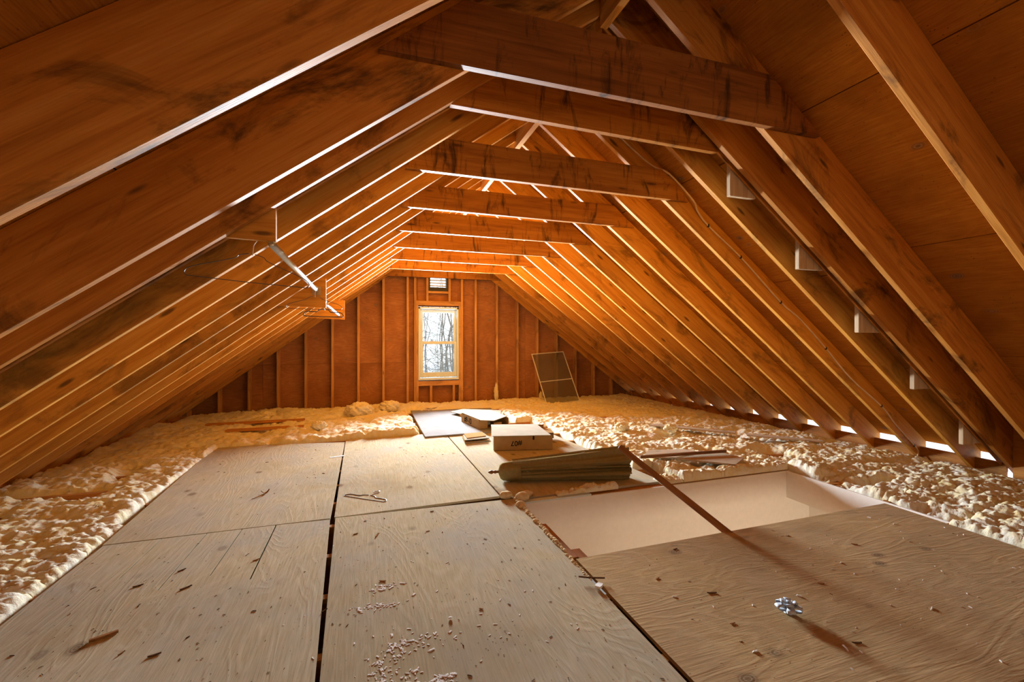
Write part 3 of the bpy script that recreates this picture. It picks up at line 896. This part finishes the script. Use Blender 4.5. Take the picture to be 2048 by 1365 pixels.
# box 07 (upside down): front face towards the camera, flap of the lid lifted at the right
W, D, Hh = .62, .60, .148
b1, part = carton('cardboard_box', (1.254, 4.39, 0.0), math.radians(-13.5), W, D, Hh, '')
part('front_panel', boxv(0, W, 0, .005, 0.002, Hh)); part('back_panel', boxv(0, W, D - .005, D, 0.002, Hh))
part('side_panel', boxv(0, .005, .0055, D - .0055, 0.002, Hh), M['card_pale'])
part('side_panel', boxv(W - .005, W, .0055, D - .0055, 0.002, Hh * .55))
part('bottom_panel', boxv(0.006, W - .006, .006, D - .006, 0.002, .007))
lid = meshdata('lid', [(-.012, -.008, Hh + .001), (W * .97, -.010, Hh + .001), (W * .86, D * .98, Hh + .001), (-.004, D, Hh + .001),
                       (-.012, -.008, Hh + .007), (W * .97, -.010, Hh + .007), (W * .86, D * .98, Hh + .007), (-.004, D, Hh + .007)], BOXF)
obj('lid', lid, M['card_pale'], b1)
part('tape', boxv(W * .66, W * .69, -.0012, -.0002, Hh * .72, Hh * .99), M['ink'], 0)
R180 = Matrix.Rotation(math.radians(90), 4, 'X') @ Matrix.Rotation(math.pi, 4, 'Z')
text_part('#07', .074, b1, Matrix.Translation((W * .385, -.0012, Hh * .50)) @ R180)
for k in range(5):
    part('flap', boxv(W * .80, W * 1.12, D * .55, D * .98, Hh * .30 + k * .014, Hh * .30 + k * .014 + .005), M['card_pale'] if k % 2 else M['cardboard'], 0)
tag(b1, 'low brown cardboard box printed #07 upside down, standing on the deck', 'box')

# box #9-10: lower, standing askew on the grey board
W2, D2, H2 = .60, .42, .115
b2, part = carton('cardboard_box', (1.345, 5.39, 0.019), math.radians(99.5), W2, D2, H2, '')
part('front_panel', boxv(0, W2, D2 * 0 - 0.0, .005, 0, H2)) if False else None
part('side_panel', boxv(0, W2, -.005, 0, 0, H2))             # far long side (right)
part('printed_panel', boxv(0, W2, 0.0, .005, 0, H2)) if False else None
part('side_panel', boxv(W2 - .005, W2, -D2, -.006, 0, H2)); part('side_panel', boxv(0, W2, -D2 - .005, -D2, 0, H2))
part('end_panel', boxv(0, .005, -D2 * .30, -.006, 0.0, H2 * .95))
part('bottom_panel', boxv(.006, W2 - .006, -D2 + .001, -.007, 0, .006))
lid = meshdata('lid', [(-.03, -.01, H2 + .002), (-.075, -D2 * .42, H2 - .012), (.06, -D2 * 1.02, H2 + .004), (W2, -D2, H2 + .006), (W2, .002, H2 + .006),
                       (-.03, -.01, H2 + .008), (-.075, -D2 * .42, H2 - .006), (.06, -D2 * 1.02, H2 + .010), (W2, -D2, H2 + .012), (W2, .002, H2 + .012)],
               [(4, 3, 2, 1, 0), (5, 6, 7, 8, 9)] + [(i, (i + 1) % 5, (i + 1) % 5 + 5, i + 5) for i in range(5)])
obj('lid', lid, M['card_pale'], b2)
part('packing_block', boxv(.02, .13, -D2 * .80, -D2 * .52, .008, .06), M['cardboard'])
text_part('#9-10', .105, b2, Matrix.Translation((W2 * .60, .0012, H2 * .48)) @ Matrix.Rotation(math.pi, 4, 'Z') @ Matrix.Rotation(math.radians(90), 4, 'X'))
tag(b2, 'open brown cardboard box printed #9-10 behind the #07 box', 'box')

cs = slab('cardboard_sheet', [(1.215, 6.62), (1.30, 6.40), (1.87, 6.18), (1.98, 6.50), (1.44, 6.80)], 0.050, 0.058, M['card_pale'])
tag(cs, 'pale flat cardboard sheet lying behind the open boxes', 'cardboard')
for k, (px, py, w, d, r) in enumerate(((1.33, 5.60 + .9, .42, .30, .1),)):
    o = box('cardboard_tray', px - .02, px + w, py - .14, py + .18, 0.0185, 0.0495, M['cardboard']); tag(o, 'shallow brown carton under the pale cardboard sheet at the back', 'cardboard')
rs = random.Random(4)
for k in range(6):
    w_, d_ = .30 - .012 * k, .34 - .02 * k
    o = slab('flattened_carton', [(0, 0), (w_, .03), (w_ + .02, d_), (.03, d_ * .95)], 0.0005 + k * .0085, 0.0072 + k * .0085, M['cardboard'] if k % 2 else M['card_pale'], origin=(0, 0))
    o.location = (1.045 + rs.uniform(-.015, .03), 4.80 + rs.uniform(-.02, .05), 0.0005 + k * .0085); o.rotation_euler = (0, 0, rs.uniform(-.08, .10))
    tag(o, 'flattened carton piece, ' + ['lowest', 'second lowest', 'third lowest', 'third highest', 'second highest', 'topmost'][k] + ' in the pile left of the #07 box', 'cardboard', 'flattened carton pile')

# ------------------------------------------------------------------ closed garden umbrella lying on the deck
umb = empty('garden_umbrella', (1.045, 3.455, 0.073))
ax = Vector((2.075 - 1.045, 3.20 - 3.455, 0.035)); L = ax.length
ang = math.atan2(ax.y, ax.x)
umb.rotation_euler = (0, -math.asin(0.035 / L) * 1.0, ang)
def loft(name, secs, mat, par, n=144, cap0=True, cap1=True):
    V, F = [], []
    for (x, f) in secs:
        for k in range(n):
            a = 2 * math.pi * k / n
            yv, zv = f(a); V.append((x, yv, zv))
    for i in range(len(secs) - 1):
        for k in range(n):
            F.append((i * n + k, (i + 1) * n + k, (i + 1) * n + (k + 1) % n, i * n + (k + 1) % n))
    if cap0: F.append(tuple(range(n)))
    if cap1: F.append(tuple(range(len(secs) * n - 1, (len(secs) - 1) * n - 1, -1)))
    return obj(name, meshdata(name, V, F), mat, par, smooth=True)
def sec(t):
    # canopy cross-section: pleated, flattened below, high and narrow towards the rim
    hw = .080 + .045 * t; up = .088 + .072 * t; dn = .076 + .034 * t
    def f(a):
        q = (8 * a + 1.1 + 1.6 * t) % (2 * math.pi) / (2 * math.pi)
        fold = q ** 1.6 if q < .86 else (1 - q) / .14 * .78      # pleats that lap over each other
        pl_ = .93 + (.13 + .24 * t ** .7) * (fold - .35) + .012 * math.cos(17 * a + 4 * t)
        for a0, dep, wd_ in ((2.62 + .25 * t, .20, .07), (3.02 + .10 * t, .34, .06), (3.42 - .12 * t, .40, .07), (3.80 - .10 * t, .30, .06), (4.1, .22, .05)):
            pl_ -= dep * (.35 + .65 * t) * math.exp(-((a - a0) / wd_) ** 2)
        c, s_ = math.cos(a), math.sin(a)
        z = (up if s_ > 0 else dn) * s_ * pl_
        y = hw * c * pl_ - .03 * t * max(s_, 0)
        return y, max(z, -(.076 + .034 * t))
    return f
body = loft('canopy', [(x, sec(x / L)) for x in np.linspace(.10, L, 40)], M['canvas'], umb, n=200)
body.data.polygons.foreach_set('use_smooth', [False] * len(body.data.polygons))
def secc(t):
    r = [.020, .062, .080, .088, .092, .100][t]
    def f(a):
        p = 1 + .06 * math.cos(7 * a + .5) * (t / 5); return r * .95 * math.cos(a) * p, max(r * .86 * math.sin(a) * p, -.074)
    return f
loft('cap', [(x, secc(i)) for i, x in enumerate((-.015, -.002, .02, .07, .12, .165))], M['canvas'], umb, n=40)
V, F = tube_vf([(-.10, 0, 0), (-.085, 0, 0), (-.07, 0, 0), (-.055, 0, 0), (-.045, 0, 0), (-.03, 0, 0), (-.012, 0, 0)], [.004, .013, .016, .008, .015, .010, .012], 12)
obj('finial', meshdata('finial', V, F), M['pole'], umb, smooth=True)
tube('piping', smooth_path([(.20, -.03, .050), (.36, -.052, .058), (.50, -.056, .088), (.60, -.050, .112), (.70, -.035, .135)], 5), .0022, M['canvas_trim'], umb, 5)
tube('piping', smooth_path([(.17, -.05, .030), (.21, -.066, .010), (.26, -.074, -.005)], 5), .0022, M['canvas_trim'], umb, 5)
V, F = tube_vf([(L - .02, .0, -.04), (L + .035, .0, -.045)], .022, 14); obj('shaft_end', meshdata('shaft', V, F), M['dark'], umb)
tag(umb, 'closed olive canvas garden umbrella lying on the deck behind the hatch', 'umbrella')

# ------------------------------------------------------------------ pole standing up out of the hatch
T = Vector((1.81, 2.88, 0.35)); P1 = Vector((2.06, 2.155, 0.012))
dr = (P1 - T).normalized(); Bt = T + dr * 1.9
u = dr.orthogonal().normalized(); w_ = dr.cross(u)
Mx = Matrix(((dr.x, u.x, w_.x, T.x), (dr.y, u.y, w_.y, T.y), (dr.z, u.z, w_.z, T.z), (0, 0, 0, 1)))
V, F = tube_vf([(0, 0, 0), (.003, 0, 0), (1.9, 0, 0)], [.019, .0215, .0215], 20)
po = obj('wooden_pole', meshdata('wooden_pole', V, F), M['pole'], None, Mx, smooth=False)
tag(po, 'round brown wooden pole slanting up out of the open hatch', 'pole')

# ------------------------------------------------------------------ plywood scraps behind the hatch
def scrap(name, poly, z, th, label, mat=None, tilt=(0, 0)):
    o = slab(name, poly, z, z + th, mat or M['scrap']); o.rotation_euler = (tilt[0], tilt[1], 0)
    tag(o, label, 'board')
    return o
scrap('plywood_scrap', [(2.42, 3.47), (2.62, 3.66), (2.97, 3.60), (3.05, 3.45), (2.70, 3.36)], .062, .012, 'pale plywood scrap under the wood strip behind the hatch')
scrap('plywood_scrap', [(2.68, 3.32), (3.03, 3.00), (3.27, 3.14), (3.20, 3.40)], .064, .014, 'four-sided plywood scrap at the right end of the wood strip')
o = box('wood_strip', -.44, .44, -.013, .013, -.013, .013, M['pole'], None, .002); o.location = (2.78, 3.35, .101); o.rotation_euler = (0, math.radians(-.5), math.radians(-6.5))
tag(o, 'thin square wood strip lying across the plywood scraps', 'strip')
scrap('board_scrap', [(3.32, 4.62), (3.42, 4.70), (4.10, 4.05), (4.02, 3.98)], .075, .014, 'long thin board half sunk in the batts by the right eave', tilt=(0, .02))
scrap('board_scrap', [(4.05, 3.85), (4.12, 3.95), (4.62, 3.42), (4.56, 3.35)], .07, .012, 'short thin board in the batts close to the right eave slots')
for (xa, xb, yy_, lb) in ((-1.95, -0.8, 6.55, 'orange joist scrap showing between the far left batts'), (-1.6, -0.75, 6.05, 'orange board piece lying on the batts beyond the deck')):
    o = box('board_piece', xa, xb, yy_, yy_ + .09, .045, .068, M['joist'], None, .002); tag(o, lb, 'board')

# ------------------------------------------------------------------ hanging rod with brackets (left)
rod = empty('hanging_rod', (-0.42, 2.3, 1.6))
def rp(o): o.matrix_basis = rod.matrix_basis.inverted() @ o.matrix_basis; return o
rp(prism('bracket', [(-.395, 1.614), (-.395, 1.79), (-.70, 1.79), (-.700, 1.622)], 2.262, 2.288, M['rafter'], rod))
rp(prism('bracket', [(-.361, 1.455), (-.361, 1.735), (-.60, 1.735), (-.99, 1.474)], 4.500, 4.518, M['rafter'], rod))
rp(prism('bracket', [(-.285, 1.43), (-.285, 1.70), (-.60, 1.70), (-.85, 1.45)], 6.575, 6.593, M['rafter'], rod))
rp(tube('rod', [(-.415, 2.289, 1.604), (-.442, 4.49, 1.617)], .0165, M['steel'], rod, 16))
rp(tube('rod', [(-.405, 4.53, 1.525), (-.36, 6.57, 1.49)], .0165, M['steel'], rod, 16))
so = box('rod_socket', -.48, -.405, 4.488, 4.499, 1.575, 1.655, M['block'], rod, .002); rp(so)
tag(rod, 'galvanised hanging rod on plywood brackets under the left rafters', 'rod')

def wire_hanger(name, w, h, label, matrix, rad=.0018, mat=None):
    root = empty(name); root.matrix_basis = matrix
    pts = smooth_path([(-.012, 0, -.075), (-.05, 0, -.085), (-.075, 0, -.105), (-w / 2 + .03, 0, -h + .045), (-w / 2, 0, -h + .02), (-w / 2 + .006, 0, -h + .002), (-w / 2 + .03, 0, -h)], 5)
    pts += [Vector((0, 0, -h - .003))]
    pts += smooth_path([(w / 2 - .03, 0, -h), (w / 2 - .006, 0, -h + .002), (w / 2, 0, -h + .02), (w / 2 - .03, 0, -h + .045), (.075, 0, -.105), (.05, 0, -.085), (.012, 0, -.075)], 5)
    tube('shoulder_wire', pts, rad, mat or M['wire'], root, 6)
    hk = [(0.004, 0, -.082), (.004, 0, -.05), (.006, 0, -.03)] + [(-.022 * math.cos(a) - .0 + .0, 0, .022 * math.sin(a)) for a in np.linspace(math.pi, -.5, 9)]
    tube('hook', smooth_path(hk, 3), rad * 1.1, M['steel'], root, 6)
    tag(root, label, 'hanger'); return root
wire_hanger('wire_hanger', .50, .205, 'large wire coat hanger hanging from the nearest rod bracket', Matrix.Translation((-.50, 2.325, 1.635)) @ Matrix.Rotation(math.radians(7), 4, 'Z') @ Matrix.Rotation(math.radians(4), 4, 'Y'))
wire_hanger('wire_hanger', .46, .19, 'thin wire coat hanger hanging in front of the second rod bracket', Matrix.Translation((-.445, 4.36, 1.625)) @ Matrix.Rotation(math.radians(4), 4, 'Z'), .0022)
wire_hanger('wire_hanger', .40, .15, 'dark coat hanger hanging behind the second rod bracket', Matrix.Translation((-.40, 4.75, 1.535)) @ Matrix.Rotation(math.radians(30), 4, 'Z'), .0045, M['dark'])
h3 = wire_hanger('wire_hanger', .36, .15, 'wire coat hanger lying on the centre plywood sheet', Matrix.Translation((.075, 3.49, .004)) @ Matrix.Rotation(math.radians(-38), 4, 'Z') @ Matrix.Rotation(math.radians(-89), 4, 'X'), .0022)

# ------------------------------------------------------------------ electric cable stapled along the right rafter
cab = empty('electric_cable', (2.88, 2.87, 1.8))
cp = [(1.50, 2.876, 2.90), (1.797, 2.874, 2.684), (2.075, 2.874, 2.505), (2.213, 2.832, 2.436), (2.44, 2.832, 2.252), (2.50, 2.86, 2.19), (2.623, 2.874, 2.079), (2.957, 2.874, 1.844), (3.398, 2.874, 1.48), (3.631, 2.874, 1.332), (3.935, 2.874, 1.078), (4.254, 2.874, .798), (4.666, 2.874, .523), (4.872, 2.874, .329), (5.14, 2.874, .11), (5.20, 2.874, .04), (5.16, 2.86, -.03)]
o = tube('jacket', smooth_path(cp, 4), .0072, M['cable'], cab, 8); o.matrix_basis = cab.matrix_basis.inverted() @ o.matrix_basis
for i in (6, 7, 8, 10, 12, 14):
    p = cp[i]; o = box('staple', p[0] - .006, p[0] + .006, p[1] - .0085, p[1] + .004, p[2] - .012, p[2] + .012, M['dark'], cab)
    o.matrix_basis = cab.matrix_basis.inverted() @ o.matrix_basis
tag(cab, 'thin electric cable stapled down the side of a right-hand rafter', 'cable')

# ------------------------------------------------------------------ expanding foam along the deck seam
import bmesh
def foam_bead():
    rn = random.Random(9); V, F = [], []
    for i in range(150):
        t = i / 149.0; y = 3.02 - t * 1.12
        x = 1.030 + rn.uniform(-.008, .008)
        r = rn.uniform(.006, .012) if y < 2.86 else rn.uniform(.014, .024)
        if rn.random() < .12: r *= 1.5
        if y < 2.1: r *= .8
        bm = bmesh.new(); bmesh.ops.create_icosphere(bm, subdivisions=2, radius=r)
        b = len(V)
        sx, sy, sz = rn.uniform(.8, 1.3), rn.uniform(.8, 1.4), rn.uniform(.7, 1.0)
        bm.verts.index_update()
        for v in bm.verts: V.append((v.co.x * sx + x - 1.03, v.co.y * sy + y - 2.5, v.co.z * sz + (.002 if y > 2.2 else -.004)))
        for f in bm.faces: F.append(tuple(v.index + b for v in f.verts))
        bm.free()
    o = obj('foam_bead', meshdata('foam_bead', V, F), M['foam'], smooth=True); o.location = (1.03, 2.5, 0)
    tag(o, 'knobbly bead of tan expanding foam along the deck seam by the hatch', 'foam', kind='stuff')
foam_bead()
for (x, y, s, lb) in ((.972, 3.075, .036, 'round tan foam blob at the corner of the centre back sheet'), (1.075, 3.00, .040, 'tan foam blob at the left corner of the hatch'), (1.135, 3.055, .032, 'small foam blob on the rim between hatch and umbrella')):
    lump('foam_blob', (x, y, s * .5), (s * 1.25, s, s * .75), int(x * 100), M['foam'], lb, 'foam', sub=3, rough=.25)

# ------------------------------------------------------------------ gift bow
bow = empty('gift_bow', (1.70, 1.40, 0.003))
def loop(a, r, hgt, el, wd=.012):
    V, F = [], []; n = 14
    for i in range(n + 1):
        t = i / n; an = t * 2 * math.pi
        rr = r * .5 * (1 - math.cos(an)); zz = hgt * math.sin(an) * .5 + rr * math.sin(el)
        w = wd * (.35 + .65 * math.sin(math.pi * t)) if True else wd
        ca, sa = math.cos(a), math.sin(a); R_ = rr * math.cos(el)
        for s_ in (-1, 1):
            V.append((ca * R_ - sa * w * s_, sa * R_ + ca * w * s_, .012 + zz + hgt * .5))
    for i in range(n): F.append((2 * i, 2 * i + 1, 2 * i + 3, 2 * i + 2))
    o = obj('ribbon_loop', meshdata('ribbon_loop', V, F), M['silver'], bow, smooth=True)
    md = o.modifiers.new('thick', 'SOLIDIFY'); md.thickness = .0012
for k in range(5): loop(k * 1.257 + .3, .050, .020, .10, .016)
for k in range(4): loop(k * 1.571 + .9, .038, .018, .70, .014)
loop(.4, .026, .016, 1.3, .012)
V, F = tube_vf([(0, 0, .001), (0, 0, .006)], [.018, .015], 16); obj('bow_base', meshdata('bow_base', V, F), M['silver'], bow)
tag(bow, 'crumpled silver gift bow on the hatch-side plywood sheet', 'bow')

# ------------------------------------------------------------------ small litter
def piece(name, loc, rotz, size, mat, label, cat, bend=0.0, taper=.3, tilt=0.0):
    lx, ly, lz = size; V, F = [], []; n = 6
    for i in range(n + 1):
        t = i / n; w = ly * (1 - taper * abs(2 * t - 1)); z = bend * (4 * (t - .5) ** 2)
        V += [((t - .5) * lx, -w / 2, z), ((t - .5) * lx, w / 2, z), ((t - .5) * lx, w / 2, z + lz), ((t - .5) * lx, -w / 2, z + lz)]
    for i in range(n):
        for k in range(4): F.append((i * 4 + k, i * 4 + (k + 1) % 4, (i + 1) * 4 + (k + 1) % 4, (i + 1) * 4 + k))
    F += [(3, 2, 1, 0), tuple(range(n * 4, n * 4 + 4))]
    o = obj(name, meshdata(name, V, F), mat); o.location = loc; o.rotation_euler = (0, tilt, rotz)
    tag(o, label, cat); return o
piece('wood_sliver', (-.972, 2.13, .0004), math.radians(25), (.085, .014, .009), M['chip'], 'brown wood splinter low on the left front sheet', 'splinter', .001)
piece('wood_curl', (-.72, 3.72, .002), math.radians(30), (.055, .022, .004), M['chip'], 'curled wood shaving on the left back sheet', 'shaving', .022)
piece('twig', (1.03, 1.888, .012), math.radians(-24), (.125, .006, .006), M['chip_dark'], 'thin brown stick lying across the seam in front of the hatch', 'stick', .002)
piece('plaster_chip', (1.035, 1.826, .004), math.radians(40), (.045, .030, .010), M['plaster'], 'grey plaster chip on the seam in front of the hatch', 'chip', 0, .2, .1)
piece('paper_strip', (-.273, 4.655, .002), math.radians(13), (.135, .030, .0006), M['paper'], 'white paper strip across the seam of the two back sheets', 'paper', 0, 0)
lump('white_button', (.332, 1.815, .005), (.0085, .0075, .004), 3, M['paper'], 'small white round button on the centre front sheet', 'button', sub=3, rough=.03)
lump('wood_plug', (1.0, 1.95, -.01), (.004, .004, .004), 3, M['chip'], 'tiny tan crumb in the seam beside the stick', 'crumb', sub=2, rough=.2)
sl = [(-1.02, 2.52, 20, .05, 'dark splinter near the left edge of the left front sheet'), (-.80, 2.43, 35, .06, 'folded dark splinter in the middle of the left front sheet'),
      (-.88, 2.62, 40, .045, 'dark splinter below the third saw kerf'), (-.55, 2.62, 25, .04, 'brown splinter below the widest saw kerf'),
      (-.74, 1.95, 15, .05, 'dark curled chip at the lower left of the left front sheet'), (-.86, 2.0, 60, .03, 'short brown chip left of the curled chip'),
      (.06, 2.72, 70, .06, 'thin long splinter at the back of the centre front sheet'), (-.06, 2.78, 20, .035, 'dark chip by the left seam of the centre front sheet'),
      (.075, 2.20, -20, .04, 'reddish chip beside the plaster crumbs'), (.47, 1.84, -30, .022, 'small red-brown chip right of the white button'),
      (.42, 2.98, 0, .03, 'black speck-like chip near the back edge of the centre front sheet'), (-.17, 2.04, 40, .035, 'thin dark splinter by the lower left seam'),
      (1.62, 2.02, 10, .035, 'dark splinter on the hatch-side sheet near its back edge'), (1.50, 1.62, -15, .055, 'long dark splinter left of the silver bow'),
      (1.42, 1.42, 0, .03, 'brown chip well left of the silver bow'), (2.05, 1.52, -30, .035, 'brown splinter behind the silver bow'), (1.78, 1.18, -20, .045, 'dark chip in front of the silver bow'),
      (2.62, 1.75, -30, .04, 'pale splinter on the right of the hatch-side sheet'), (1.34, 1.80, 20, .03, 'short splinter near the seam on the hatch-side sheet')]
for (x, y, r, l_, lb) in sl:
    piece('splinter', (x, y, .0004 if x < 1.05 else .0024), math.radians(r), (l_ * .8, l_ * .16, .003), M['chip_dark'] if 'dark' in lb or 'black' in lb else M['chip'], lb, 'splinter', l_ * .025)

def crumbs(name, n, sampler, smin, smax, mat, label, seed, flat=.4, elong=2.0):
    rn = random.Random(seed); V, F = [], []
    for i in range(n):
        x, y = sampler(rn); s = rn.uniform(smin, smax) * (1 if rn.random() < .85 else 1.8); a = rn.uniform(0, 6.28); e = rn.uniform(1, elong)
        b = len(V); z0 = .0006
        for (px, py, pz) in ((-1, -.5, 0), (1, -.6, 0), (.8, .5, 0), (-.9, .6, 0), (-.6, -.3, 1), (.6, -.3, 1), (.5, .3, .9), (-.5, .4, 1)):
            px = px * s * e * rn.uniform(.7, 1.2); py = py * s * rn.uniform(.7, 1.2); pz = pz * s * flat * 2
            V.append((x + px * math.cos(a) - py * math.sin(a), y + px * math.sin(a) + py * math.cos(a), z0 + pz))
        F += [tuple(q + b for q in f) for f in BOXF]
    o = obj(name, meshdata(name, V, F), mat); tag(o, label, 'debris', kind='stuff'); return o
def deck(rn):
    r = rn.random()
    if r < .30: return rn.uniform(-1.38, -.25), rn.uniform(1.0, 3.0)
    if r < .55: return rn.uniform(-.15, 1.0), rn.uniform(1.0, 3.0)
    if r < .72: return rn.uniform(-1.35, -.25), rn.uniform(3.12, 5.2)
    if r < .86: return rn.uniform(-.18, .9), rn.uniform(3.15, 5.1)
    return rn.uniform(1.1, 3.4), rn.uniform(.95, 2.05)
crumbs('wood_debris', 800, deck, .0007, .0019, M['chip_dark'], 'scattered dark wood crumbs and needles over the plywood deck', 1, .4, 5.0)
def hside(rn): return rn.uniform(1.1, 3.4), rn.uniform(.95, 2.05)
crumbs('pale_debris', 150, hside, .0012, .003, M['plaster'], 'scattered pale wood slivers on the hatch-side sheet', 2, .7, 4.0)
def plast(rn):
    c = rn.choice([(.10, 1.70, .10, .06), (.10, 1.55, .10, .05), (.18, 1.72, .14, .03), (.08, 2.15, .06, .03), (.02, 2.0, .07, .02), (.25, 1.50, .04, .02), (.05, 1.60, .05, .07), (.3, 1.85, .5, .4)])
    return rn.gauss(c[0], c[2] * .6), rn.gauss(c[1], c[3] * .7)
crumbs('plaster_crumbs', 420, plast, .002, .0062, M['plaster'], 'cluster of grey plaster crumbs on the centre front sheet', 3, .09, 1.8)
